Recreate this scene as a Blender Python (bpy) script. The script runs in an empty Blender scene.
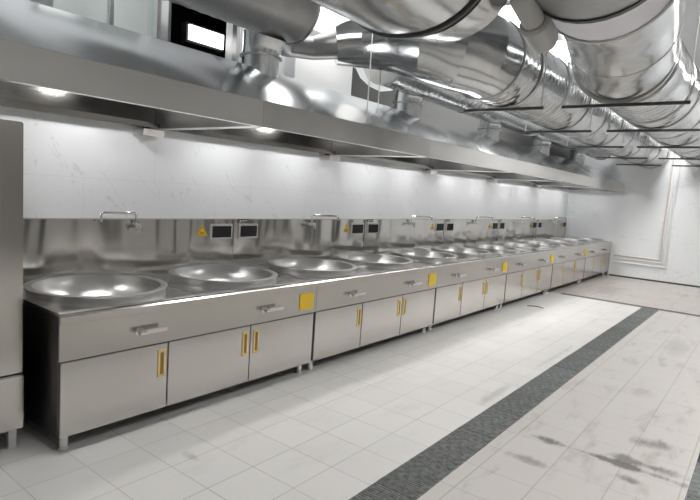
import bpy, bmesh, math, random
from mathutils import Vector, Matrix
random.seed(7)
C = bpy.context.scene.collection
PI = math.pi
SC = bpy.context.scene

# ------------------------------------------------------------------ materials
def new_mat(name):
    m = bpy.data.materials.new(name); m.use_nodes = True
    nt = m.node_tree; b = nt.nodes['Principled BSDF']
    return m, nt, b
def setc(b, col, rough=.5, metal=0.0, spec=None):
    b.inputs['Base Color'].default_value = (*col, 1)
    b.inputs['Roughness'].default_value = rough
    b.inputs['Metallic'].default_value = metal
    if spec is not None: b.inputs['Specular IOR Level'].default_value = spec
def plain(name, col, rough=.5, metal=0.0, emit=None, strength=0):
    m, nt, b = new_mat(name); setc(b, col, rough, metal)
    if emit:
        b.inputs['Emission Color'].default_value = (*emit, 1); b.inputs['Emission Strength'].default_value = strength
    return m
def N(nt, t, **k):
    n = nt.nodes.new(t)
    for a, v in k.items(): setattr(n, a, v)
    return n
def math_n(nt, op, a, b=None, c=None):
    n = N(nt, 'ShaderNodeMath', operation=op)
    for i, v in enumerate((a, b, c)):
        if v is None: continue
        if isinstance(v, (int, float)): n.inputs[i].default_value = v
        else: nt.links.new(v, n.inputs[i])
    return n.outputs[0]
def steel(name, col, rough, scale=(1, 1, 1), nscale=2.0, rvar=.12, bump=.02, cvar=.06, warp=1.2, metal=1.0, spec_noise=0, wscale=None):
    """metal sheet: brushed colour variation, uneven gloss and a gently wavy surface"""
    m, nt, b = new_mat(name); setc(b, col, rough, metal)
    tc = N(nt, 'ShaderNodeTexCoord'); mp = N(nt, 'ShaderNodeMapping'); mp.inputs['Scale'].default_value = scale
    nt.links.new(tc.outputs['Object'], mp.inputs['Vector'])
    n1 = N(nt, 'ShaderNodeTexNoise'); n1.inputs['Scale'].default_value = nscale; n1.inputs['Detail'].default_value = 1
    nt.links.new(mp.outputs['Vector'], n1.inputs['Vector'])
    n2 = N(nt, 'ShaderNodeTexNoise'); n2.inputs['Scale'].default_value = warp; n2.inputs['Detail'].default_value = 0
    if wscale:
        mw = N(nt, 'ShaderNodeMapping'); mw.inputs['Scale'].default_value = wscale; mw.inputs['Rotation'].default_value = (0, math.radians(8), 0)
        nt.links.new(tc.outputs['Object'], mw.inputs['Vector']); nt.links.new(mw.outputs['Vector'], n2.inputs['Vector'])
    else: nt.links.new(tc.outputs['Object'], n2.inputs['Vector'])
    mr = N(nt, 'ShaderNodeMapRange'); mr.inputs['From Min'].default_value = .1; mr.inputs['From Max'].default_value = .9
    mr.inputs['To Min'].default_value = rough - rvar / 2; mr.inputs['To Max'].default_value = rough + rvar
    nt.links.new(n1.outputs['Fac'], mr.inputs['Value']); nt.links.new(mr.outputs['Result'], b.inputs['Roughness'])
    mx = N(nt, 'ShaderNodeMix', data_type='RGBA')
    src = n1.outputs['Fac']
    if spec_noise:
        v = N(nt, 'ShaderNodeTexVoronoi'); v.inputs['Scale'].default_value = spec_noise
        nt.links.new(tc.outputs['Object'], v.inputs['Vector'])
        sp = N(nt, 'ShaderNodeSeparateColor'); nt.links.new(v.outputs['Color'], sp.inputs['Color'])
        src = math_n(nt, 'ADD', math_n(nt, 'MULTIPLY', sp.outputs['Red'], .45), math_n(nt, 'MULTIPLY', n1.outputs['Fac'], .55))
    nt.links.new(src, mx.inputs[0])
    mx.inputs[6].default_value = (*[max(0, c - cvar) for c in col], 1); mx.inputs[7].default_value = (*[min(1, c + cvar) for c in col], 1)
    nt.links.new(mx.outputs[2], b.inputs['Base Color'])
    bp = N(nt, 'ShaderNodeBump'); bp.inputs['Strength'].default_value = 1.0; bp.inputs['Distance'].default_value = bump
    nt.links.new(n2.outputs['Fac'], bp.inputs['Height']); nt.links.new(bp.outputs['Normal'], b.inputs['Normal'])
    return m

M = {}
M['front'] = steel('brushed_steel_front', (.58, .56, .53), .20, scale=(1, 1, 3), nscale=1.2, rvar=.03, bump=.010, cvar=.012, warp=1.0, wscale=(2.5, 1, .8))
M['splash'] = steel('steel_splash', (.60, .585, .56), .13, scale=(2.5, 1, .6), nscale=1.5, rvar=.05, bump=.035, cvar=.02, warp=1.0, wscale=(4.5, 1, .7))
M['top'] = steel('steel_top', (.66, .65, .63), .24, nscale=2, rvar=.04, bump=.006, cvar=.02)
M['wok'] = steel('spun_steel', (.68, .68, .68), .30, nscale=2, rvar=.04, bump=.004, cvar=.015)
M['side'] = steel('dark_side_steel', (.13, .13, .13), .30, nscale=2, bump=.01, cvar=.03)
M['hood_lip'] = steel('hood_lip_steel', (.66, .645, .62), .15, scale=(1, 1, 2), nscale=1.2, rvar=.03, bump=.035, cvar=.015, warp=1.2)
M['hood_slope'] = steel('hood_sheet', (.64, .655, .67), .16, nscale=1.5, rvar=.05, bump=.06, cvar=.02, warp=1.4)
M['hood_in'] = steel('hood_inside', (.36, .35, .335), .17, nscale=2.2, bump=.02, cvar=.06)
M['galv'] = steel('galvanised_sheet', (.56, .57, .575), .16, nscale=2, rvar=.04, bump=.03, cvar=.05, warp=2.6, spec_noise=14)
M['galv_dark'] = steel('galvanised_dull', (.40, .40, .40), .40, nscale=2, rvar=.05, bump=.02, cvar=.04, warp=2.5, spec_noise=12)
M['bright'] = steel('bright_galvanised', (.74, .76, .78), .20, nscale=2, rvar=.04, bump=.02, cvar=.04, warp=3)
M['rough_trim'] = plain('matt_trim', (.42, .41, .40), .7, .3)
M['trench'] = plain('trench_strip', (.13, .125, .12), .6, .2)
M['seam'] = plain('duct_seam', (.10, .10, .10), .5, .6)
M['ring'] = plain('duct_ring', (.50, .50, .49), .35, 1)
M['bar'] = plain('hanger_steel', (.10, .10, .10), .5, .6)
M['rod'] = plain('threaded_rod', (.55, .55, .55), .4, .9)
M['gold'] = plain('gold_trim', (.86, .68, .34), .30, .8)
M['golddark'] = plain('gold_recess', (.34, .21, .06), .45, .6)
M['gap'] = plain('dark_gap', (.015, .014, .013), .6)
M['chrome'] = plain('chrome', (.78, .77, .75), .14, 1)
M['screen'] = plain('screen_black', (.008, .008, .010), .7)
M['frame'] = plain('display_frame', (.62, .62, .61), .35, .7)
M['yellow'] = plain('sticker_yellow', (.86, .60, .02), .5)
M['orange'] = plain('sticker_orange', (.90, .56, .02), .5)
M['ink'] = plain('sticker_ink', (.16, .09, .01), .6)
M['label'] = plain('label_dark', (.03, .03, .035), .4)
M['white'] = plain('label_white', (.8, .8, .8), .5)
M['canvas'] = plain('canvas_white', (.86, .85, .90), .85)
M['plastic'] = plain('grey_plastic', (.42, .42, .41), .45)
M['plaster'] = plain('plaster_white', (.83, .84, .84), .75)
M['unseen'] = plain('grey_wall_paint', (.30, .30, .30), .6)
M['darkdoor'] = plain('dark_doorway', (.03, .03, .03), .5)
M['cement'] = plain('raw_cement', (.10, .10, .10), .9)  # flat dark tone standing for shade on the upper wall
M['ceilpaint'] = plain('ceiling_paint', (.68, .69, .70), .85)
M['pinkpipe'] = plain('conduit_cream', (.72, .66, .62), .5)
M['led'] = plain('led_panel', (1, 1, 1), .5, 0, (1.0, .985, .96), 22.0)
M['lamp'] = plain('hood_lamp', (1, 1, 1), .5, 0, (1.0, .98, .96), 60.0)
M['ledsoft'] = plain('led_panel_dim', (1, 1, 1), .5, 0, (1.0, .985, .96), 2.0)
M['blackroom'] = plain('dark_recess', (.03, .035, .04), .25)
M['alu'] = plain('aluminium', (.72, .73, .73), .35, .8)
M['rubber'] = plain('dark_rubber', (.02, .02, .02), .8)

def glass_mat():
    m, nt, b = new_mat('clear_glass'); setc(b, (.9, .95, .94), .03)
    b.inputs['Transmission Weight'].default_value = 1; b.inputs['IOR'].default_value = 1.1
    return m
M['glass'] = glass_mat()

def grid_lines(nt, coord, size, off, wid):
    """1 within wid of a multiple of size"""
    a = math_n(nt, 'ADD', coord, off)
    f = math_n(nt, 'PINGPONG', a, size / 2)
    return math_n(nt, 'LESS_THAN', f, wid)
def tile_wall():
    m, nt, b = new_mat('marble_wall_tile'); setc(b, (.86, .87, .88), .22)
    tc = N(nt, 'ShaderNodeTexCoord'); sp = N(nt, 'ShaderNodeSeparateXYZ'); nt.links.new(tc.outputs['Object'], sp.inputs[0])
    X, Y, Z = sp.outputs
    u = math_n(nt, 'ADD', X, Y)
    row = math_n(nt, 'FLOOR', math_n(nt, 'DIVIDE', math_n(nt, 'SUBTRACT', Z, .92), .6))
    us = math_n(nt, 'ADD', u, math_n(nt, 'MULTIPLY', row, .62))
    g = math_n(nt, 'MAXIMUM', grid_lines(nt, us, 1.2, -1.17 , .0022), grid_lines(nt, Z, .6, -.92, .0022))
    # thin diagonal grey veins
    mp = N(nt, 'ShaderNodeMapping'); mp.inputs['Scale'].default_value = (1.0, 1, 5.0)
    mq = N(nt, 'ShaderNodeMapping'); mq.inputs['Rotation'].default_value = (0, math.radians(-52), 0)
    nt.links.new(tc.outputs['Object'], mq.inputs['Vector']); nt.links.new(mq.outputs['Vector'], mp.inputs['Vector'])
    n = N(nt, 'ShaderNodeTexNoise'); n.inputs['Scale'].default_value = 1.6; n.inputs['Detail'].default_value = 3; n.inputs['Roughness'].default_value = .5
    nt.links.new(mp.outputs['Vector'], n.inputs['Vector'])
    d = math_n(nt, 'ABSOLUTE', math_n(nt, 'SUBTRACT', n.outputs['Fac'], .56))
    vein = math_n(nt, 'LESS_THAN', d, .006)
    n2 = N(nt, 'ShaderNodeTexNoise'); n2.inputs['Scale'].default_value = 2.5; nt.links.new(tc.outputs['Object'], n2.inputs['Vector'])
    msk = math_n(nt, 'GREATER_THAN', n2.outputs['Fac'], .5)
    vein = math_n(nt, 'MULTIPLY', math_n(nt, 'MULTIPLY', vein, msk), .22)
    fac = math_n(nt, 'MAXIMUM', math_n(nt, 'MULTIPLY', g, .16), vein)
    mx = N(nt, 'ShaderNodeMix', data_type='RGBA'); nt.links.new(fac, mx.inputs[0])
    mx.inputs[6].default_value = (.84, .86, .885, 1); mx.inputs[7].default_value = (.36, .38, .42, 1)
    nt.links.new(mx.outputs[2], b.inputs['Base Color'])
    return m
M['walltile'] = tile_wall()

def floor_mat():
    m, nt, b = new_mat('porcelain_floor_tile'); setc(b, (.6, .58, .55), .42)
    tc = N(nt, 'ShaderNodeTexCoord'); sp = N(nt, 'ShaderNodeSeparateXYZ'); nt.links.new(tc.outputs['Object'], sp.inputs[0])
    X, Y, Z = sp.outputs
    left = math_n(nt, 'GREATER_THAN', Y, -2.6)      # tiles on either side of the channel are laid separately
    oy = math_n(nt, 'ADD', math_n(nt, 'MULTIPLY', left, .10 + .0), math_n(nt, 'MULTIPLY', math_n(nt, 'SUBTRACT', 1, left), .16 + .0))
    ys = math_n(nt, 'ADD', Y, oy)
    gx = grid_lines(nt, X, .31, .05, .003)
    gy_l = grid_lines(nt, Y, .31, .06, .003)
    gy_r = grid_lines(nt, Y, .32, 3.16, .0045)
    gy = math_n(nt, 'ADD', math_n(nt, 'MULTIPLY', gy_l, left), math_n(nt, 'MULTIPLY', gy_r, math_n(nt, 'SUBTRACT', 1, left)))
    n = N(nt, 'ShaderNodeTexNoise'); n.inputs['Scale'].default_value = 1.3; n.inputs['Detail'].default_value = 3
    nt.links.new(tc.outputs['Object'], n.inputs['Vector'])
    gs = math_n(nt, 'MULTIPLY', math_n(nt, 'MAXIMUM', gx, gy), math_n(nt, 'MULTIPLY', n.outputs['Fac'], .8))
    # per tile tone
    cell = N(nt, 'ShaderNodeCombineXYZ')
    nt.links.new(math_n(nt, 'FLOOR', math_n(nt, 'DIVIDE', math_n(nt, 'ADD', X, .05), .31)), cell.inputs[0]); nt.links.new(math_n(nt, 'FLOOR', math_n(nt, 'DIVIDE', math_n(nt, 'ADD', Y, .06), .31)), cell.inputs[1])
    wn = N(nt, 'ShaderNodeTexWhiteNoise', noise_dimensions='2D'); nt.links.new(cell.outputs[0], wn.inputs['Vector'])
    base = N(nt, 'ShaderNodeMix', data_type='RGBA'); nt.links.new(wn.outputs['Value'], base.inputs[0])
    base.inputs[6].default_value = (.70, .69, .675, 1); base.inputs[7].default_value = (.735, .725, .71, 1)
    # dirt: denser on the far side of the channel and past the trench
    mp = N(nt, 'ShaderNodeMapping'); mp.inputs['Scale'].default_value = (1.0, 3.0, 1); nt.links.new(tc.outputs['Object'], mp.inputs['Vector'])
    d = N(nt, 'ShaderNodeTexNoise'); d.inputs['Scale'].default_value = 1.7; d.inputs['Detail'].default_value = 7; d.inputs['Roughness'].default_value = .65
    nt.links.new(mp.outputs['Vector'], d.inputs['Vector'])
    r1 = N(nt, 'ShaderNodeMapRange'); r1.inputs['From Min'].default_value = .55; r1.inputs['From Max'].default_value = .75; nt.links.new(d.outputs['Fac'], r1.inputs['Value'])
    right = math_n(nt, 'SUBTRACT', 1, left)
    far = math_n(nt, 'GREATER_THAN', X, 9.1)
    amt = math_n(nt, 'ADD', .14, math_n(nt, 'ADD', math_n(nt, 'MULTIPLY', right, .36), math_n(nt, 'MULTIPLY', far, .15)))
    dirt = math_n(nt, 'MULTIPLY', r1.outputs['Result'], amt)
    # broad dusty film
    film = math_n(nt, 'MAXIMUM', math_n(nt, 'MULTIPLY', right, .50), math_n(nt, 'MULTIPLY', far, .72))
    m1 = N(nt, 'ShaderNodeMix', data_type='RGBA'); nt.links.new(film, m1.inputs[0]); nt.links.new(base.outputs[2], m1.inputs[6]); m1.inputs[7].default_value = (.40, .365, .33, 1)
    m2 = N(nt, 'ShaderNodeMix', data_type='RGBA'); nt.links.new(dirt, m2.inputs[0]); nt.links.new(m1.outputs[2], m2.inputs[6]); m2.inputs[7].default_value = (.16, .14, .12, 1)
    m3 = N(nt, 'ShaderNodeMix', data_type='RGBA'); nt.links.new(gs, m3.inputs[0]); nt.links.new(m2.outputs[2], m3.inputs[6]); m3.inputs[7].default_value = (.24, .22, .20, 1)
    # dark smears with a shape of their own (dirty joints and scuffs)
    col = m3.outputs[2]
    for (sx, sy, rx, ry, k) in ((2.80, -3.42, .04, .40, .85), (2.90, -3.62, .06, .22, .75), (3.28, -3.58, .10, .14, .65), (2.62, -3.56, .05, .10, .7), (2.42, -3.02, .05, .12, .5), (1.02, -1.62, .03, .08, .3), (4.9, -2.42, .5, .04, .35), (1.50, -3.30, .10, .14, .45), (1.75, -3.55, .09, .16, .5), (4.4, -3.3, .15, .10, .25), (3.4, -2.42, .45, .05, .3), (6.5, -3.3, .5, .12, .22), (10.5, -1.7, .8, .25, .3)):
        dx = math_n(nt, 'DIVIDE', math_n(nt, 'SUBTRACT', X, sx), rx); dy = math_n(nt, 'DIVIDE', math_n(nt, 'SUBTRACT', Y, sy), ry)
        rr = math_n(nt, 'SQRT', math_n(nt, 'ADD', math_n(nt, 'MULTIPLY', dx, dx), math_n(nt, 'MULTIPLY', dy, dy)))
        rr = math_n(nt, 'ADD', rr, math_n(nt, 'MULTIPLY', math_n(nt, 'SUBTRACT', d.outputs['Fac'], .5), 4.5))
        mr = N(nt, 'ShaderNodeMapRange'); mr.inputs['From Min'].default_value = 1.15; mr.inputs['From Max'].default_value = .35
        mr.inputs['To Max'].default_value = k; nt.links.new(rr, mr.inputs['Value'])
        mm = N(nt, 'ShaderNodeMix', data_type='RGBA'); nt.links.new(mr.outputs['Result'], mm.inputs[0]); nt.links.new(col, mm.inputs[6]); mm.inputs[7].default_value = (.09, .08, .07, 1)
        col = mm.outputs[2]
    nt.links.new(col, b.inputs['Base Color'])
    rg = N(nt, 'ShaderNodeMapRange'); rg.inputs['To Min'].default_value = .30; rg.inputs['To Max'].default_value = .62; nt.links.new(d.outputs['Fac'], rg.inputs['Value'])
    nt.links.new(rg.outputs['Result'], b.inputs['Roughness'])
    return m
M['floor'] = floor_mat()
def grate_mat():
    m, nt, b = new_mat('drain_grate'); setc(b, (.12, .13, .13), .45, .3)
    tc = N(nt, 'ShaderNodeTexCoord'); n = N(nt, 'ShaderNodeTexNoise'); n.inputs['Scale'].default_value = 26; n.inputs['Detail'].default_value = 5
    nt.links.new(tc.outputs['Object'], n.inputs['Vector'])
    r = N(nt, 'ShaderNodeValToRGB'); r.color_ramp.elements[0].position = .35; r.color_ramp.elements[1].position = .75
    r.color_ramp.elements[0].color = (.11, .12, .12, 1); r.color_ramp.elements[1].color = (.30, .31, .31, 1)
    nt.links.new(n.outputs['Fac'], r.inputs['Fac'])
    oi = N(nt, 'ShaderNodeObjectInfo'); hs = N(nt, 'ShaderNodeHueSaturation'); nt.links.new(r.outputs['Color'], hs.inputs['Color'])
    nt.links.new(math_n(nt, 'ADD', .85, math_n(nt, 'MULTIPLY', oi.outputs['Random'], .45)), hs.inputs['Value'])
    nt.links.new(hs.outputs['Color'], b.inputs['Base Color'])
    return m
M['grate'] = grate_mat()
M['channel'] = plain('channel_dark', (.05, .05, .05), .7)

# ------------------------------------------------------------------ geometry helpers
class MB:
    def __init__(s): s.bm = bmesh.new()
    def box(s, a, b, bev=0):
        x0, y0, z0 = [min(p, q) for p, q in zip(a, b)]; x1, y1, z1 = [max(p, q) for p, q in zip(a, b)]
        v = [s.bm.verts.new(p) for p in ((x0,y0,z0),(x1,y0,z0),(x1,y1,z0),(x0,y1,z0),(x0,y0,z1),(x1,y0,z1),(x1,y1,z1),(x0,y1,z1))]
        f = [s.bm.faces.new([v[i] for i in q]) for q in ((0,3,2,1),(4,5,6,7),(0,1,5,4),(1,2,6,5),(2,3,7,6),(3,0,4,7))]
        if bev:
            es = list({e for q in f for e in q.edges})
            bmesh.ops.bevel(s.bm, geom=es, offset=bev, segments=2, affect='EDGES')
        return s
    def prism(s, poly, axis, a, b):
        """extrude a 2-D polygon along an axis; poly is in the other two axes, in order"""
        def P(p, t):
            return {'x': (t, p[0], p[1]), 'y': (p[0], t, p[1]), 'z': (p[0], p[1], t)}[axis]
        A = [s.bm.verts.new(P(p, a)) for p in poly]; B = [s.bm.verts.new(P(p, b)) for p in poly]
        n = len(poly)
        s.bm.faces.new(A); s.bm.faces.new(B[::-1])
        for i in range(n): s.bm.faces.new((A[i], B[i], B[(i+1) % n], A[(i+1) % n]))
        return s
    def sweep(s, pts, radii, seg=24, cap=True, shape=None, phase=0.0):
        """circle (or shape(angle)->(u,v)) swept along a polyline, mitred at the corners"""
        pts = [Vector(p) for p in pts]
        if isinstance(radii, (int, float)): radii = [radii] * len(pts)
        dirs = [(pts[i+1] - pts[i]).normalized() for i in range(len(pts)-1)]
        t = dirs[0]; up = Vector((0, 0, 1)) if abs(t.z) < .9 else Vector((1, 0, 0))
        u = t.cross(up).normalized(); v = u.cross(t).normalized()
        rings = []
        for i, p in enumerate(pts):
            if 0 < i < len(dirs):
                q = dirs[i-1].rotation_difference(dirs[i])
                tin = dirs[i-1]; n = (dirs[i-1] + dirs[i]).normalized()
            else:
                q = None; tin = dirs[min(i, len(dirs)-1)]; n = tin
            ring = []
            for k in range(seg):
                a = 2*PI*k/seg + phase
                cu, cv = shape(a) if shape else (math.cos(a), math.sin(a))
                d = (u*cu + v*cv) * radii[i]
                d = d - tin * (d.dot(n) / tin.dot(n))
                ring.append(s.bm.verts.new(p + d))
            rings.append(ring)
            if q is not None: u = q @ u; v = q @ v
        for i in range(len(rings)-1):
            for k in range(seg):
                s.bm.faces.new((rings[i][k], rings[i][(k+1) % seg], rings[i+1][(k+1) % seg], rings[i+1][k]))
        if cap:
            s.bm.faces.new(rings[0][::-1]); s.bm.faces.new(rings[-1])
        return s
    def lathe(s, prof, c, seg=48):
        rings = []
        for r, z in prof:
            if r < 1e-5: rings.append([s.bm.verts.new((c[0], c[1], c[2]+z))])
            else: rings.append([s.bm.verts.new((c[0]+r*math.cos(2*PI*k/seg), c[1]+r*math.sin(2*PI*k/seg), c[2]+z)) for k in range(seg)])
        for A, B in zip(rings, rings[1:]):
            for k in range(seg):
                j = (k+1) % seg
                if len(A) == 1: s.bm.faces.new((A[0], B[j], B[k]))
                elif len(B) == 1: s.bm.faces.new((A[k], A[j], B[0]))
                else: s.bm.faces.new((A[k], A[j], B[j], B[k]))
        return s
    def build(s, name, mat, parent=None, smooth=None, loc=None):
        bmesh.ops.recalc_face_normals(s.bm, faces=s.bm.faces)
        me = bpy.data.meshes.new(name); s.bm.to_mesh(me); s.bm.free()
        me.materials.append(mat)
        if smooth is not None:
            for p in me.polygons: p.use_smooth = True
            if smooth < 180: me.set_sharp_from_angle(angle=math.radians(smooth))
        o = bpy.data.objects.new(name, me); C.objects.link(o)
        if parent: o.parent = parent
        if loc: o.location = loc
        return o
def thing(name, label, cat, loc=(0, 0, 0), group=None):
    o = bpy.data.objects.new(name, None); C.objects.link(o); o.location = loc
    o.empty_display_size = .1
    o['label'] = label; o['category'] = cat
    if group: o['group'] = group
    return o
def tag(o, label, cat, group=None):
    o['label'] = label; o['category'] = cat
    if group: o['group'] = group
    return o
def struct(o): o['kind'] = 'structure'; return o
def dup(root, loc, label):
    r = root.copy(); C.objects.link(r); r.location = loc; r['label'] = label
    for ch in list(root.children):
        c = ch.copy(); C.objects.link(c); c.parent = r
        for g in list(ch.children):
            d = g.copy(); C.objects.link(d); d.parent = c
    return r

# ------------------------------------------------------------------ measured layout
X0, W, D = .5065, 2.0752, 1.112       # first range, range width, counter depth
XE = 13.04                            # end wall
ZC = 3.9                              # ceiling
XL, YF = -3.0, -7.5

# ------------------------------------------------------------------ room
m = MB()
xs = [XL, 9.05, 9.21, XE]; ys = [YF, -4.08, -3.83, -2.755, -2.505, -1.2, 0]
def deep(i, j):
    return (i == 0 and j in (1, 3)) or (i == 1 and j <= 4)
V = {}
def vert(x, y, z):
    k = (round(x, 4), round(y, 4), round(z, 4))
    if k not in V: V[k] = m.bm.verts.new(k)
    return V[k]
zd = -.06
for i in range(3):
    for j in range(6):
        z = zd if deep(i, j) else 0
        x0, x1, y0, y1 = xs[i], xs[i+1], ys[j], ys[j+1]
        m.bm.faces.new((vert(x0,y0,z), vert(x1,y0,z), vert(x1,y1,z), vert(x0,y1,z)))
        for di, dj, a, b in ((1,0,(x1,y0),(x1,y1)), (0,1,(x0,y1),(x1,y1))):
            ii, jj = i+di, j+dj
            if ii < 3 and jj < 6 and deep(i, j) != deep(ii, jj):
                m.bm.faces.new((vert(*a, 0), vert(*b, 0), vert(*b, zd), vert(*a, zd)))
floor = struct(m.build('floor', M['floor']))
floor.data.materials.append(M['channel'])
for p in floor.data.polygons:
    if p.center.z < -.01: p.material_index = 1

# back wall with the two openings high above the hood
WX = ((.92, 1.76), (1.83, 2.56)); WZ = ((2.60, 3.25), (2.60, 3.16))
m = MB(); T = .18
m.box((XL, 0, 0), (XE, T, 2.60)); m.box((XL, 0, 3.25), (XE, T, ZC))
m.box((XL, 0, 2.60), (WX[0][0], T, 3.25)); m.box((WX[0][1], 0, 2.60), (WX[1][0], T, 3.25)); m.box((WX[1][1], 0, 2.60), (XE, T, 3.25))
m.box((WX[1][0], 0, 3.16), (WX[1][1], T, 3.25))
struct(m.build('wall_back', M['walltile']))
struct(MB().prism([(4.09, 2.44), (XE, 2.44), (XE, ZC), (5.42, ZC), (5.40, 3.15), (5.28, 2.98), (5.08, 2.86), (4.82, 2.80), (4.58, 2.82), (4.40, 2.88), (4.30, 2.97), (4.09, 2.98)], 'y', -.006, 0).build('trim_2', M['cement']))  # dark sheet painting the shade above the hood, edge curved like a duct shadow
for i, (xa, xb) in enumerate(((-1.6, -.4), (2.6, 3.7), (6.6, 7.7), (10.2, 11.4))):
    struct(MB().box((xa, YF-.002, 0), (xb, YF+.02, 2.2)).build('door_%d' % (i+1), M['darkdoor']))  # unseen dark panels added to give the steel streaky reflections
struct(MB().box((XE, YF, -.1), (XE+.15, T, ZC)).build('wall_end', M['walltile']))
struct(MB().box((XL-.15, YF, -.1), (XL, T, ZC)).build('wall_left', M['unseen']))
struct(MB().box((XL-.15, YF-.15, -.1), (XE+.15, YF, ZC)).build('wall_front', M['unseen']))
struct(MB().box((XL-.15, YF-.15, ZC), (XE+.15, T, ZC+.1)).build('ceiling', M['ceilpaint']))
# window 1: frosted strip into the next room ; window 2: dark hatch
w1 = thing('window_1', '', ''); del w1['label']; del w1['category']; w1['kind'] = 'structure'
m = MB(); a, b = WX[0]; z0, z1 = WZ[0]
for q in (((a, .02, z0), (a+.03, .07, z1)), ((b-.035, -.01, z0), (b, .07, z1)), ((a, .02, z0), (b, .07, z0+.03)), ((a, .02, z1-.03), (b, .07, z1)), ((1.355, .02, z0), (1.385, .07, z1))): m.box(*q)
fr = m.build('window_frame', M['alu'], w1)
MB().box((a+.03, .042, z0+.03), (1.355, .046, z1-.03)).build('pane', M['glass'], fr)
MB().box((1.385, .042, z0+.03), (b-.035, .046, z1-.03)).build('pane', M['glass'], fr)
m = MB(); m.box((WX[0][0]-.3, 1.3, 2.3), (WX[0][1]+.03, 1.35, 3.7)); m.box((WX[0][0]-.35, T, 2.3), (WX[0][0]-.3, 1.35, 3.7)); m.box((1.76, T, 2.3), (1.79, 1.35, 3.7)); m.box((.57, T, 2.25), (1.79, 1.35, 2.3)); m.box((.57, T, 3.7), (1.79, 1.35, 3.75))
m.build('light_well', M['plaster'], w1)
l = MB().box((.85, .5, 3.66), (1.6, .9, 3.695)).build('ceiling_panel_light', M['ledsoft'])  # hidden glowing panel added to light the box behind the window
tag(l, 'white lit panel inside the bright window left of the dark hatch', 'ceiling light')
w2 = thing('window_2', '', ''); del w2['label']; del w2['category']; w2['kind'] = 'structure'
m = MB(); a, b = WX[1]; z0, z1 = WZ[1]
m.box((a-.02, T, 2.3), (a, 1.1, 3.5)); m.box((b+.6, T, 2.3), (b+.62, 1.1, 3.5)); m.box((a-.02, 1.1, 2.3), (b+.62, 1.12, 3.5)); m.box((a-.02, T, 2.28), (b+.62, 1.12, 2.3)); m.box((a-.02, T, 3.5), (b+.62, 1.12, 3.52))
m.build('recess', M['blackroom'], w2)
m = MB(); m.box((a, -.01, z0), (a+.02, .05, z1)); m.box((b-.03, -.01, z0), (b, .05, z1)); m.box((a, -.01, z1-.03), (b, .05, z1)); m.box((a, .0, 2.985), (b, .02, 3.0))
m.build('window_frame', M['galv_dark'], w2)
l = thing('box_light', 'small glowing rectangular lamp inside the dark hatch above the hood', 'lamp')
MB().box((2.22, .26, 2.80), (2.60, .28, 2.93)).build('diffuser', M['ledsoft'], l)
MB().box((2.20, .28, 2.78), (2.62, .36, 2.95)).build('housing', M['gap'], l)
# plaster boxing on the back wall
struct(MB().box((3.16, -.14, 2.50), (4.08, 0, 2.93), .006).build('trim_1', M['plaster']))
struct(MB().box((XE-.012, -7.5, 0), (XE, -1.12, .035)).build('baseboard_end', M['seam']))

# conduits on the end wall
def conduit(name, pts, r, mat, label, cat='pipe'):
    o = thing(name, label, cat)
    MB().sweep(pts, r, 10).build('pipe_run', M[mat], o, 40)
    for p in (pts[0], pts[1]):
        mm = MB(); q = Vector(p)
        mm.box((XE-.05, q.y-.02, q.z-.012+(.18 if p is pts[1] else -.2)), (XE, q.y+.02, q.z+.012+(.18 if p is pts[1] else -.2)))
        mm.build('clip', M['alu'], o)
    return o
xw = XE-.025
conduit('wall_conduit', [(xw, -2.13, 3.88), (xw, -2.13, .50), (xw, -1.18, .50)], .018, 'pinkpipe', 'cream conduit on end wall, innermost and highest of the three bends')
conduit('wall_conduit', [(xw, -2.20, 3.88), (xw, -2.20, .43), (xw, -1.18, .43)], .014, 'plaster', 'thin white conduit on end wall between the other two conduits')
conduit('wall_conduit', [(xw, -2.27, 3.88), (xw, -2.27, .34), (xw, -1.18, .34)], .020, 'plaster', 'white conduit on end wall, outermost and lowest of the three bends')

# ------------------------------------------------------------------ cooking ranges
ORD = ['nearest', 'second', 'third', 'fourth', 'fifth', 'farthest']
def circ_cell(mm, x0, x1, y0, y1, c, r, z, n=48):
    """rectangular sheet with a round hole"""
    outer, inner = [], []
    for k in range(n):
        a = 2*PI*k/n; dx, dy = math.cos(a), math.sin(a)
        t = min(((x1 if dx > 0 else x0)-c[0])/dx if abs(dx) > 1e-6 else 9, ((y1 if dy > 0 else y0)-c[1])/dy if abs(dy) > 1e-6 else 9)
        outer.append(mm.bm.verts.new((c[0]+dx*t, c[1]+dy*t, z))); inner.append(mm.bm.verts.new((c[0]+dx*r, c[1]+dy*r, z)))
    for k in range(n):
        j = (k+1) % n; mm.bm.faces.new((inner[k], outer[k], outer[j], inner[j]))
    for cx, cy in ((x0, y0), (x1, y0), (x1, y1), (x0, y1)):
        a = math.atan2(cy-c[1], cx-c[0]) % (2*PI); k = int(a/(2*PI)*n)
        v = mm.bm.verts.new((cx, cy, z)); j = (k+1) % n
        mm.bm.faces.new((outer[k], v, outer[j]))
def spout(parent, mode):
    x = 1.045
    pts = [(x, -.04, 1.15), (x, -.07, 1.18), (x, -.07, 1.245), (x, -.075, 1.262)]
    if mode == 'left': pts += [(x-.02, -.08, 1.27), (x-.27, -.085, 1.27), (x-.29, -.085, 1.255), (x-.29, -.085, 1.20)]
    else: pts += [(x+.015, -.09, 1.27), (x+.20, -.26, 1.27), (x+.21, -.27, 1.255), (x+.21, -.27, 1.225)]
    o = MB().sweep(pts, .010, 10).build('swing_spout', M['chrome'], parent, 60)
    mm = MB(); mm.sweep([(x, -.042, 1.165), (x, -.10, 1.165)], .018, 14); mm.sweep([(x, -.10, 1.165), (x, -.115, 1.165)], .024, 14); mm.box((x-.006, -.13, 1.12), (x+.006, -.112, 1.175))
    mm.build('valve', M['alu'], o, 40)
    return o
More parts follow.
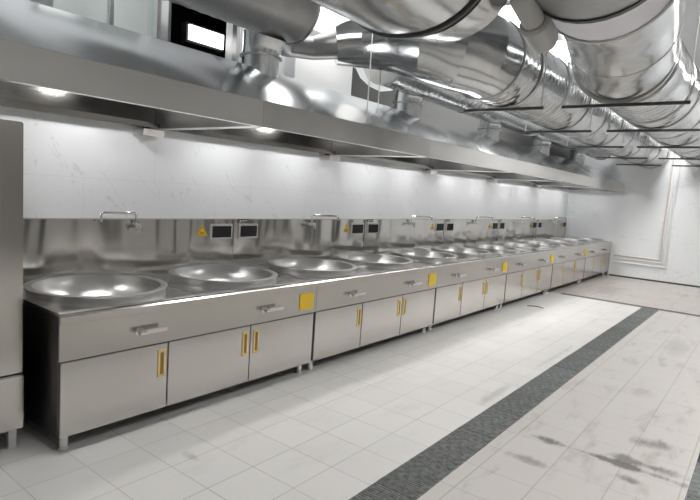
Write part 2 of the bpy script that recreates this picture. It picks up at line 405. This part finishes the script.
def make_range():
    t = thing('cooking_range', '', 'stove', (X0, 0, 0), 'stainless steel wok ranges in the long row along the tiled wall')
    g = .003
    m = MB()
    m.box((g, -1.085, .105), (.02, -.03, .79)); m.box((W-.02, -1.085, .105), (W-g, -.03, .79))
    m.box((.02, -1.085, .105), (W-.02, -.03, .125)); m.box((.02, -.045, .125), (W-.02, -.03, .79)); m.box((.02, -1.075, .125), (W-.02, -1.068, .53))
    m.build('body', M['side'], t)
    # front apron with a rolled top edge
    m = MB(); m.prism([(-1.085, .5345), (-1.108, .5345), (-1.108, .738), (-1.117, .742), (-1.117, .782), (-1.112, .792), (-1.102, .799), (-1.075, .803), (-1.075, .785), (-1.09, .785), (-1.095, .775), (-1.095, .55), (-1.085, .55)], 'x', g/2, W-g/2)
    m.build('apron', M['front'], t)
    # tray with two wok holes, side lips and back rail
    m = MB(); cy = -.645; R = .402
    for cx, xa, xb in ((.455, g, W/2-.05), (1.475, W/2-.05, W-g)):
        circ_cell(m, xa, xb, -1.08, -.10, (cx, cy), R, .790)
    m.box((g, -1.08, .775), (.022, -.03, .800)); m.box((W-.022, -1.08, .775), (W-g, -.03, .800))
    m.box((W/2-.085, -1.08, .785), (W/2-.055, -.10, .797))
    m.build('countertop', M['top'], t, 30)
    m = MB(); m.box((g, -.125, .775), (W-g, -.03, .815), .004); m.build('back_rail', M['top'], t)
    for cx in (.455, 1.475):
        m = MB()
        prof = [(R+.012, -.005), (R+.012, .005), (R+.007, .012), (R+.007, .036), (R+.012, .043), (R+.012, .048), (R+.020, .053), (R+.020, .058), (R+.004, .061), (R-.026, .056)]
        for k in range(1, 15):
            a = k/14*PI/2; prof.append(((R-.03)*math.cos(a), .054-.215*math.sin(a)))
        prof[-1] = (0, .054-.215)
        m.lathe(prof, (cx, cy, .79), 120)
        for v in m.bm.verts:      # shallow pressed ribs round the rim wall
            dx, dy = v.co.x-cx, v.co.y-cy; rr = math.hypot(dx, dy)
            if rr > R+.005 and .80 < v.co.z < .83 and int(round((math.atan2(dy, dx)/(2*PI)*120))) % 4 == 0:
                v.co.x += dx/rr*.004; v.co.y += dy/rr*.004
        wk = m.build('wok', M['wok'], t, 50)
        m = MB(); m.lathe([(.034, .0), (.034, .006), (.022, .008), (0, .004)], (cx, cy, .79-.160), 20); m.build('drain_plug', M['side'], wk, 40)
    # doors
    for a, b, hx, z1 in ((.012, .672, .630, .524), (.680, 1.365, 1.318, .524), (1.371, W-.014, 1.424, .524)):
        dn = MB().box((a, -1.10, .10), (b, -1.078, z1), .003).build('cabinet_door', M['front'], t)
        m = MB(); hw, h0, h1 = .026, .31, .485
        m.box((hx-hw, -1.106, h0), (hx-hw+.013, -1.099, h1)); m.box((hx+hw-.013, -1.106, h0), (hx+hw, -1.099, h1))
        m.box((hx-hw, -1.106, h0), (hx+hw, -1.099, h0+.016)); m.box((hx-hw, -1.106, h1-.016), (hx+hw, -1.099, h1))
        m.build('door_pull', M['gold'], dn)
        MB().box((hx-hw+.012, -1.1025, h0+.014), (hx+hw-.012, -1.0995, h1-.014)).build('pull_recess', M['golddark'], dn)
    for x, y in ((.07, -1.02), (W-.07, -1.02), (.07, -.12), (W-.07, -.12)):
        m = MB(); m.sweep([(x, y, .012), (x, y, .106)], .024, 18); m.sweep([(x, y, 0), (x, y, .014)], .030, 18); m.build('leg', M['alu'], t, 40)
    # burner taps on the apron
    for x in (.46, 1.475):
        m = MB(); m.sweep([(x, -1.11, .635), (x, -1.118, .635)], .026, 20); m.sweep([(x, -1.118, .635), (x, -1.15, .635)], .014, 16)
        m.build('tap_body', M['chrome'], t, 40)
        m = MB(); m.sweep([(x-.02, -1.155, .635), (x+.02, -1.155, .635)], .016, 14); m.box((x, -1.164, .622), (x+.165, -1.148, .650), .004)
        m.build('tap_lever', M['chrome'], t, 40)
    # splashback with its controls
    m = MB(); m.prism([(-.002, .80), (-.038, .80), (-.038, 1.216), (-.002, 1.216)], 'x', .002, W-.002)
    m.prism([(-.038, .80), (-.044, .80), (-.044, 1.216), (-.038, 1.216)], 'x', W-.012, W-.002)
    sb = m.build('splashback', M['splash'], t)
    MB().box((.002, -.0395, 1.2162), (W-.002, -.002, 1.2215)).build('top_trim', M['rough_trim'], sb)
    for a, b in ((W-.285, W-.035), (.045, .285)):
        m = MB(); m.box((a, -.052, 1.035), (b, -.036, 1.175), .003); dsp = m.build('control_display', M['frame'], t)
        MB().box((a+.016, -.0535, 1.052), (b-.016, -.0515, 1.156)).build('screen', M['screen'], dsp)
        for sx in (a+.04, b-.04): MB().sweep([(sx, -.051, 1.166), (sx, -.056, 1.166)], .004, 8).build('indicator', M['ink'], dsp)
    # triangular warning sticker
    m = MB(); cx, zc = W-.37, 1.067
    m.prism([(cx-.062, zc), (cx+.062, zc), (cx, zc+.105)], 'y', -.0398, -.0382); st = m.build('warning_sticker', M['orange'], t)
    m = MB()
    for a_, b_ in (((-.046, .010), (.046, .010)), ((.046, .010), (0, .088)), ((0, .088), (-.046, .010))):
        dx, dz = b_[0]-a_[0], b_[1]-a_[1]; L = math.hypot(dx, dz); nx, nz = -dz/L*.0022, dx/L*.0022
        m.prism([(cx+a_[0]+nx, zc+a_[1]+nz), (cx+b_[0]+nx, zc+b_[1]+nz), (cx+b_[0]-nx, zc+b_[1]-nz), (cx+a_[0]-nx, zc+a_[1]-nz)], 'y', -.0404, -.0397)
    m.box((cx-.020, -.0404, zc+.030), (cx+.020, -.0397, zc+.038)); m.box((cx-.026, -.0404, zc+.019), (cx+.026, -.0397, zc+.024))
    m.build('sticker_print', M['ink'], st)
    # name plate on the top edge
    m = MB(); m.box((.03, -.0405, 1.188), (.165, -.0385, 1.219)); npl = m.build('name_plate', M['label'], t)
    m = MB(); m.prism([(.052, 1.193), (.076, 1.193), (.064, 1.214)], 'y', -.0412, -.0404)
    for k in range(4): m.box((.084+k*.016, -.0412, 1.199), (.095+k*.016, -.0404, 1.208))
    m.prism([(.150, 1.203), (.158, 1.208), (.158, 1.198)], 'y', -.0412, -.0404)
    m.build('plate_print', M['white'], npl)
    # square yellow notice on the apron
    m = MB(); m.box((W-.205, -1.1135, .572), (W-.045, -1.1118, .705)); ns = m.build('yellow_notice', M['yellow'], t)
    m = MB()
    for k, (wa, wb) in enumerate(((.03, .13), (.02, .14), (.02, .12), (.02, .135))):
        m.box((W-.205+wa, -1.1140, .680-k*.026), (W-.205+wb, -1.1134, .687-k*.026))
    m.build('notice_print', M['orange'], ns)
    return t
rng = make_range()
LBL = ['nearest wok range in the row, beside the tall steel cabinet at left',
       'second wok range from the tall cabinet, right of the nearest one',
       'third wok range from the tall cabinet in the long steel row',
       'fourth wok range from the tall cabinet, third from the end wall',
       'fifth wok range from the tall cabinet, next to last before end wall',
       'farthest wok range, last of the row against the white end wall']
rng['label'] = LBL[0]
rs = [rng]
for i in range(1, 6): rs.append(dup(rng, (X0+i*W, 0, 0), LBL[i]))
for ch in list(rs[0].children):           # beside the tall cabinet the splashback is bare
    if (ch.name.startswith('control_display') and ch.data.vertices[0].co.x < W/2) or ch.name.startswith('name_plate'):
        for g in list(ch.children): bpy.data.objects.remove(g)
        bpy.data.objects.remove(ch)
for ch in list(rs[5].children):           # the last range carries no yellow notice
    if ch.name.startswith('yellow_notice'):
        for g in list(ch.children): bpy.data.objects.remove(g)
        bpy.data.objects.remove(ch)
for i, r in enumerate(rs): spout(r, 'left' if i == 0 else 'out')
# steel filler strip between last range and the end wall
f_ = MB().box((X0+6*W+.004, -1.10, .0), (XE-.005, -.03, .795)).build('filler_panel', M['front'])
tag(f_, 'narrow steel filler strip between the last range and the end wall', 'panel')

# ------------------------------------------------------------------ tall cabinet at the left edge
t = thing('steaming_cabinet', 'tall plain steel cabinet cut off by the left edge of the photo', 'cabinet', (-.18, -.45, 0))
def lc(mm, name, mat, par=t): o = mm.build(name, mat, par); o.location = (.18, .45, 0); return o
lc(MB().box((-.75, -.85, .432), (.43, -.05, 1.80), .006), 'upper_body', M['front'])
lc(MB().box((-.75, -.85, .11), (.435, -.05, .420), .006), 'base_cabinet', M['front'])
lc(MB().box((-.74, -.84, .415), (.42, -.06, .436)), 'seam', M['gap'])
for x in (-.70, .385):
    for y in (-.81, -.10):
        lc(MB().box((x-.02, y-.02, 0), (x+.02, y+.02, .112)), 'leg', M['alu'])

# ------------------------------------------------------------------ exhaust hood modules
HP = 2.22; HX = 12.84
def sheet(mm, pts, th, x0, x1):
    """thin bent sheet: offset polyline (y,z) extruded along x"""
    up, lo = [], []
    for i, p in enumerate(pts):
        a = Vector(pts[max(0, i-1)]); b = Vector(pts[min(len(pts)-1, i+1)]); d = (b-a).normalized(); n = Vector((-d.y, d.x))
        up.append(tuple(Vector(p)+n*th/2)); lo.append(tuple(Vector(p)-n*th/2))
    mm.prism(up+lo[::-1], 'x', x0, x1)
def make_hood():
    t = thing('exhaust_hood', '', 'range hood', (HX-HP, 0, 0), 'extraction hood sections above the ranges')
    m = MB(); sheet(m, [(-1.225, 1.955), (-1.228, 1.943), (-1.262, 1.943), (-1.265, 2.113)], .004, .001, HP-.001); m.build('front_lip', M['hood_lip'], t)
    m = MB(); sheet(m, [(-1.263, 2.113), (-.680, 2.467)], .004, .001, HP-.001); m.build('sloped_panel', M['hood_slope'], t)
    m = MB(); sheet(m, [(-.680, 2.467), (-.012, 2.467)], .004, .001, HP-.001); m.build('top_panel', M['hood_slope'], t)
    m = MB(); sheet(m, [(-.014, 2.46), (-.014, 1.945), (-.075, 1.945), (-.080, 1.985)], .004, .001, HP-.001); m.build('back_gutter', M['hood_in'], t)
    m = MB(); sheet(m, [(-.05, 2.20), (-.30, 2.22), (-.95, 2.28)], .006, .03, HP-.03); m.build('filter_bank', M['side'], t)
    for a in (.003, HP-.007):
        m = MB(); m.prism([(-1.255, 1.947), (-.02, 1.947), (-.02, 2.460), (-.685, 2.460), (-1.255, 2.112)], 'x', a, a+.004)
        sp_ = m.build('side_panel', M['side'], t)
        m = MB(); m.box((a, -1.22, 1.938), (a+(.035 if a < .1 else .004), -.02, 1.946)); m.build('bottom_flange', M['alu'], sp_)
    for x in (.62, 1.60):
        m = MB(); m.lathe([(0, 0), (.07, 0), (.075, -.01), (.06, -.03), (0, -.045)], (x, -.42, 2.205), 20); lm = m.build('hood_lamp', M['lamp'], t, 50)
        m = MB(); m.lathe([(.074, .004), (.085, .004), (.085, -.012), (.074, -.012)], (x, -.42, 2.205), 20); m.build('lamp_ring', M['alu'], lm, 40)
    m = MB(); m.box((.008, -.17, 1.99), (.07, -.06, 2.10)); m.build('damper_box', M['gap'], t)
    # round collar rising from the top
    m = MB(); x, y = .52, -.64; r = .15
    m.sweep([(x, y, 2.36), (x, y, 2.60), (x, y-.01, 2.66), (x, y-.03, 2.73)], [r, r, r*1.04, r*1.16], 32, cap=False)
    cl = m.build('duct_collar', M['bright'], t, 40)
    m = MB(); m.lathe([(r, 0), (r+.02, 0), (r+.02, .012), (r, .012)], (x, y, 2.56), 32); m.build('collar_ring', M['ring'], cl, 30)
    return t
hd = make_hood()
HL = ['hood section over the far end of the row, nearest the white end wall', 'second hood section from the end wall', 'third hood section from the end wall, over the middle ranges',
      'fourth hood section from the end wall, just right of the two thin hanger rods', 'hood section with two thin hanger rods and the dark hatch above its left end', 'hood section above the tall cabinet, at upper left edge of the photo']
hd['label'] = HL[0]
hoods = [hd]
for i in range(1, 6): hoods.append(dup(hd, (HX-HP*(i+1), 0, 0), HL[i]))
# last cell: the collar of the leftmost module would stand inside the frame edge duct, so keep it
# grease cups on the wall below every joint
GL = ['steel grease cup under hood nearest the tall cabinet', 'steel grease cup under hood, second from the left', 'steel grease cup under the middle of the hood', 'steel grease cup under hood, second from the end wall', 'steel grease cup under hood, nearest the end wall']
cup0 = None
for i in range(5):
    x = HX-HP*(5-i)-.10
    if cup0 is None:
        cup0 = thing('grease_cup', GL[0], 'grease cup', (x, 0, 1.875), 'grease cups below the hood joints')
        m = MB(); m.prism([(-.055, .0), (0, 0), (0, .05), (-.15, .05), (-.14, .0)], 'x', -.09, .09); m.build('cup', M['chrome'], cup0)
        m = MB(); m.box((-.02, -.06, .05), (.02, -.012, .070)); m.build('bracket', M['gap'], cup0)
    else: dup(cup0, (x, 0, 1.875), GL[i])

# thin hanger rods of the hood
RL = ['thin hood hanger rod in the middle of the photo, left of its pair', 'thin hood hanger rod in the middle of the photo, right of its pair']
for (x, y, z), lb in zip(((3.02, -1.17, 2.17), (3.55, -.90, 2.335)), RL):
    o = thing('hanger_rod', lb, 'rod', (x, y, z))
    MB().sweep([(0, 0, 0), (0, 0, ZC-z)], .005, 8).build('rod', M['rod'], o, 40)
    MB().lathe([(0, -.006), (.018, -.006), (.018, .012), (0, .012)], (0, 0, 0), 6).build('nut', M['rod'], o)

# ------------------------------------------------------------------ ductwork
def spiral(p, r, x0, x1, pitch=.11, seg=40, step=.0275, h=.006):
    """straight spiral-seam tube along x with its helical lock seam as relief"""
    m = MB(); y, z = p; n = int(round((x1-x0)/step)); rings = []
    for i in range(n+1):
        x = x0+(x1-x0)*i/n; ring = []
        for k in range(seg):
            a = 2*PI*k/seg; ph = ((x/pitch) - a/(2*PI)) % 1.0
            d = min(ph, 1-ph); rr = r + h*max(0, 1-d/.17)
            ring.append(m.bm.verts.new((x, y+rr*math.cos(a), z+rr*math.sin(a))))
        rings.append(ring)
    for i in range(n):
        for k in range(seg):
            m.bm.faces.new((rings[i][k], rings[i][(k+1) % seg], rings[i+1][(k+1) % seg], rings[i+1][k]))
    m.bm.faces.new(rings[0]); m.bm.faces.new(rings[-1][::-1])
    return m
def xring(y, z, r, x, w=.03, t=.012, seg=40):
    m = MB(); m.sweep([(x-w/2, y, z), (x-w/4, y, z), (x+w/4, y, z), (x+w/2, y, z)], [r+.002, r+t, r+t, r+.002], seg); return m
HS = [4.62, 6.40, 8.25, 10.15, 11.75]
# trunk A
AY, AZ, AR = -1.70, 2.885, .375
t = thing('round_duct', 'long spiral steel duct running to the end wall, left of the larger duct', 'duct')
spiral((AY, AZ), AR, 4.12, XE-.003).build('straight_run', M['galv'], t, 35)
pts = [(4.14, AY, AZ), (3.92, -1.68, 2.895), (3.70, -1.56, 2.91), (3.53, -1.35, 2.93), (3.43, -1.08, 2.95), (3.32, -.84, 2.92), (3.14, -.66, 2.88)]
rad = [AR, AR, AR*.98, AR*.88, .28, .22, .18]
el = MB().sweep(pts, rad, 36).build('elbow', M['galv'], t, 12)
m = MB().sweep([(3.16, -.68, 2.885), (3.0, -.5, 2.83), (2.75, -.42, 2.80), (2.42, -.60, 2.85)], [.13, .10, .09, .09], 24).build('branch_pipe', M['galv_dark'], t, 20)
for x in (4.13, 5.5, 7.3, 9.2, 11.0, 12.7):
    xring(AY, AZ, AR, x).build('joint_ring', M['ring'], t, 30)
# duct B, its canvas joint and section C
BY, BZ, BR = -2.79, 2.935, .425
t = thing('round_duct', 'wide spiral steel duct at right running to the end wall with white canvas joint', 'duct')
spiral((BY, BZ), BR, 4.75, XE-.003).build('straight_run', M['galv'], t, 35)
MB().sweep([(4.77, BY, BZ), (4.42, -2.82, 2.955), (4.02, -2.89, 3.01), (3.52, -2.97, 3.06), (3.02, -3.02, 3.075)], [BR, .42, .42, .43, .45], 36).build('elbow', M['galv'], t, 12)
for p, q, r in (((4.02, -2.89, 3.01), (4.0, -2.893, 3.013), .424), ((3.03, -3.02, 3.075), (3.0, -3.02, 3.075), .462)):
    MB().sweep([p, q], r, 40).build('joint_ring', M['ring'], t, 30)
MB().sweep([(3.01, -3.02, 3.075), (2.86, -3.03, 3.08), (2.72, -3.05, 3.09), (2.50, -3.08, 3.09)], [.45, .44, .445, .46], 40).build('canvas_joint', M['canvas'], t, 40)
MB().sweep([(2.51, -3.08, 3.09), (2.2, -3.11, 3.09), (1.95, -3.13, 3.08), (1.75, -3.14, 3.25), (1.68, -3.15, 3.5), (1.68, -3.15, ZC-.02)], [.485]*6, 40).build('near_section', M['galv_dark'], t, 25)
MB().sweep([(2.53, -3.08, 3.09), (2.49, -3.08, 3.09)], .495, 40).build('joint_ring', M['seam'], t, 30)
for x in (4.76, 5.9, 7.3, 9.2, 11.0, 12.7):
    xring(BY, BZ, BR, x).build('joint_ring', M['ring'], t, 30)
# duct F above the collars (far) and H (near)
FY, FZ, FR = -.80, 2.90, .265
t = thing('round_duct', 'slim spiral duct sitting on the short collars along the hood top', 'duct')
spiral((FY, FZ), FR, 3.75, 12.35, seg=32, h=.007).build('straight_run', M['galv'], t, 35)
for x in (3.76, 5.6, 7.9, 10.1): xring(FY, FZ, FR, x, seg=32).build('joint_ring', M['ring'], t, 30)
xring(FY, FZ, FR, 12.35, .04, .01, 32).build('end_cap', M['seam'], t, 30)
t = thing('round_duct', 'dull duct over the hood at upper left, above the bright round collar', 'duct')
HZ = 2.97
spiral((FY, HZ), FR, -2.2, 2.44, seg=32, h=.004, step=.0367).build('straight_run', M['galv_dark'], t, 35)
xring(FY, HZ, FR-.02, 2.45, .03, .03, 32).build('end_cap', M['galv_dark'], t, 30)
xring(FY, HZ, FR, 1.3, seg=32).build('joint_ring', M['ring'], t, 30)
# duct D: big flat-oval duct over the middle top of the photo
def oval(a):
    c, s_ = math.cos(a), math.sin(a); e = .93
    u, v = math.copysign(abs(c)**e, c)*1.0, math.copysign(abs(s_)**e, s_)*.88
    th = math.radians(-6); return (u*math.cos(th)-v*math.sin(th), u*math.sin(th)+v*math.cos(th))
t = thing('oval_duct', 'huge flat-oval sheet metal duct end at the top middle of the photo', 'duct')
MB().sweep([(-2.4, -2.20, 2.97), (-.6, -2.20, 2.97), (.8, -2.20, 2.97), (2.0, -2.20, 2.97)], .545, 56, shape=oval).build('near_section', M['galv'], t, 30)
MB().sweep([(1.985, -2.20, 2.97), (2.01, -2.20, 2.97)], .560, 56, shape=oval).build('joint_ring', M['seam'], t, 30)
MB().sweep([(2.0, -2.20, 2.97), (2.16, -2.20, 3.0), (2.30, -2.18, 3.14), (2.36, -2.18, 3.4), (2.36, -2.18, ZC-.02)], [.54, .55, .53, .52, .52], 56, shape=oval).build('elbow', M['galv'], t, 18)
# duct G: top right corner
t = thing('round_duct', 'dark round duct cut off by the top right corner of the photo', 'duct')
MB().sweep([(3.25, -3.93, 3.19), (3.0, -3.93, 3.19), (1.4, -3.93, 3.19), (-2.2, -3.93, 3.19)], .46, 40).build('near_section', M['galv_dark'], t, 30)
MB().sweep([(3.23, -3.93, 3.19), (3.27, -3.93, 3.19)], .475, 40).build('joint_ring', M['seam'], t, 30)
# small capped pipe between the big ducts
t = thing('capped_pipe', 'small grey round pipe ending in a wider coupling between the big ducts', 'pipe')
MB().sweep([(2.0, -2.86, 2.82), (2.3, -2.755, 2.695), (2.62, -2.762, 2.60)], .066, 24).build('pipe', M['plastic'], t, 25)
MB().sweep([(2.48, -2.758, 2.638), (2.50, -2.758, 2.632), (2.67, -2.763, 2.582), (2.72, -2.765, 2.568)], [.075, .092, .092, .070], 24).build('coupling', M['plastic'], t, 30)

# hangers: a bar below the duct, two rods to the ceiling, a strap over the duct
def hanger(x, y, z, r, ya, yb, label, grp):
    o = thing('duct_hanger', label, 'hanger', (x, y, z-r-.015), grp)
    zb = 0
    MB().box((-.016, ya-y, zb-.016), (.016, yb-y, zb+.010)).build('bar', M['bar'], o)
    for yy in (ya+.02, yb-.02):
        MB().sweep([(0, yy-y, zb), (0, yy-y, ZC-.001-(z-r-.015))], .0055, 8).build('rod', M['rod'], o, 40)
    m = MB(); m.sweep([(-.015, 0, r+.015), (.015, 0, r+.015)], r+.0125, 40); m.build('strap', M['ring'], o, 30)
    return o
pos = ['nearest', 'second nearest', 'middle', 'second farthest', 'farthest']
for i, x in enumerate(HS):
    hanger(x, AY, AZ, AR, -2.12, -1.27, pos[i]+' crossbar hanger below the left long spiral duct', 'crossbar hangers of the left spiral duct')
    hanger(x, BY, BZ, BR, -3.36, -2.30, pos[i]+' crossbar hanger below the wide right spiral duct', 'crossbar hangers of the right spiral duct')

# ------------------------------------------------------------------ drain grates
def nth(i):
    return ['first','second','third','fourth','fifth','sixth','seventh','eighth','ninth','tenth','eleventh','twelfth','thirteenth','fourteenth','fifteenth','sixteenth','seventeenth','eighteenth'][i]
GLn = .497
def make_grate(nm='drain_grate'):
    t = thing(nm, '', 'drain grate', (9.055-.25, -2.63, 0), 'ribbed drain grates in the long floor channel')
    m = MB()
    for s_ in (-1, 1):
        m.box((-GLn/2, s_*.1235-.006*(1 if s_ > 0 else -1), -.03), (GLn/2, s_*.1235, .003))
        m.box((s_*GLn/2, -.1235, -.03), (s_*(GLn/2-.007), .1235, .003))
    m.build('frame', M['grate'], t)
    m = MB(); n = 24
    for k in range(n):
        x = -GLn/2+.012+(GLn-.024)*(k+.5)/n
        m.box((x-.0062, -.118, -.02), (x+.0062, .118, .0022))
    for y in (-.06, 0, .06): m.box((-GLn/2+.006, y-.004, -.022), (GLn/2-.006, y+.004, -.001))
    o = m.build('ribs', M['grate'], t); o['kind'] = 'stuff'
    return t
g0 = make_grate(); g0['label'] = 'drain grate at the far end of the long channel, touching the cross trench'
random.seed(3)
for i in range(1, 17):
    o = dup(g0, (9.055-.25-.5*i, -2.63, random.uniform(-.001, .002)), nth(i)+' drain grate in the long channel, counted from the cross trench')
    o.rotation_euler = (random.uniform(-.006, .006), random.uniform(-.004, .004), random.uniform(-.004, .004))
GG = ['drain grate in the bottom right corner of the photo, second channel']
o = dup(g0, (2.95, -3.955, 0), 'drain grate in the second channel, at the bottom right corner, its upper piece'); o['group'] = 'drain grates in the second channel'
o = dup(g0, (2.45, -3.955, 0), 'drain grate in the second channel, at the bottom right corner, its lower piece'); o['group'] = 'drain grates in the second channel'
# steel cover strip of the cross trench
o = MB().box((9.06, -7.0, -.012), (9.20, -1.21, -.003)).build('trench_cover', M['trench'])
tag(o, 'narrow dark cover strip of the trench crossing the floor before the end wall', 'trench cover')
# small debris on the floor
m = MB(); m.sweep([(7.36, -1.22, .003), (7.40, -1.28, .008), (7.44, -1.38, .008), (7.40, -1.46, .003)], .006, 8)
tag(m.build('cable_scrap', M['rubber'], None, 40), 'small dark scrap of cable lying on the floor near the ranges', 'cable')

# ------------------------------------------------------------------ ceiling lights
PL = []
def panel(x, y, label, sx=.6, sy=.6):
    o = thing('ceiling_light', label, 'ceiling light', (x, y, ZC), 'square light panels in the ceiling')
    m = MB(); h = .025
    m.box((-sx/2-h, -sy/2-h, -.03), (sx/2+h, -sy/2, -.001)); m.box((-sx/2-h, sy/2, -.03), (sx/2+h, sy/2+h, -.001)); m.box((-sx/2-h, -sy/2, -.03), (-sx/2, sy/2, -.001)); m.box((sx/2, -sy/2, -.03), (sx/2+h, sy/2, -.001))
    m.build('frame', M['alu'], o)
    MB().box((-sx/2, -sy/2, -.022), (sx/2, sy/2, -.005)).build('diffuser', M['led'], o)
inner = [(.6, -1.75), (6.2, -1.15), (7.85, -1.15), (11.9, -2.25)]  # the first panel is added out of view to brighten the upper left wall
for i, (x, y) in enumerate(inner): panel(x, y, nth(i)+' light panel above the ducts, counted from the left', 1.2, .6)
o = thing('hanging_light', 'bright white panel light hanging between the ducts left of the oval duct', 'ceiling light', (3.38, -.42, 3.14))
MB().box((-.5, -.25, 0), (.5, .25, .01)).build('diffuser', M['ledsoft'], o)
MB().box((-.52, -.27, .01), (.52, .27, .05)).build('housing', M['alu'], o)
for x in (-.4, .4): MB().sweep([(x, 0, .05), (x, 0, ZC-3.14)], .004, 6).build('cable', M['rod'], o)
outer = [(-1.0, -5.2), (2.0, -5.2), (5.0, -5.0), (8.0, -4.8), (11.2, -4.4)]
for i, (x, y) in enumerate(outer): panel(x, y, nth(i)+' light panel over the walkway, counted from the left', 1.2, .6)

# ------------------------------------------------------------------ camera and world
cam = bpy.data.cameras.new('camera'); co = bpy.data.objects.new('camera', cam); C.objects.link(co)
a, b, r = [math.radians(v) for v in (52.47237, 6.16438, 3.93097)]
F = Vector((math.sin(a)*math.cos(b), math.cos(a)*math.cos(b), -math.sin(b)))
R = Vector((math.cos(a), -math.sin(a), 0)); U = R.cross(F)
R2 = R*math.cos(r)+U*math.sin(r); U2 = -R*math.sin(r)+U*math.cos(r)
mt = Matrix((R2, U2, -F)).transposed().to_4x4(); mt.translation = Vector((-.81575, -4.03403, 1.55559))
co.matrix_world = mt
cam.sensor_width = 36; cam.lens = 545.44/700*36; cam.clip_start = .02
SC.camera = co
w = bpy.data.worlds.new('world'); SC.world = w; w.use_nodes = True
w.node_tree.nodes['Background'].inputs[0].default_value = (.9, .95, 1, 1); w.node_tree.nodes['Background'].inputs[1].default_value = .3
SC.view_settings.view_transform = 'Standard'; SC.view_settings.look = 'None'; SC.view_settings.gamma = 1
SC.view_settings.exposure = 0.60
SC.cycles.use_denoising = True
SC.cycles.max_bounces = 10; SC.cycles.diffuse_bounces = 5; SC.cycles.glossy_bounces = 6
SC.cycles.sample_clamp_indirect = 6
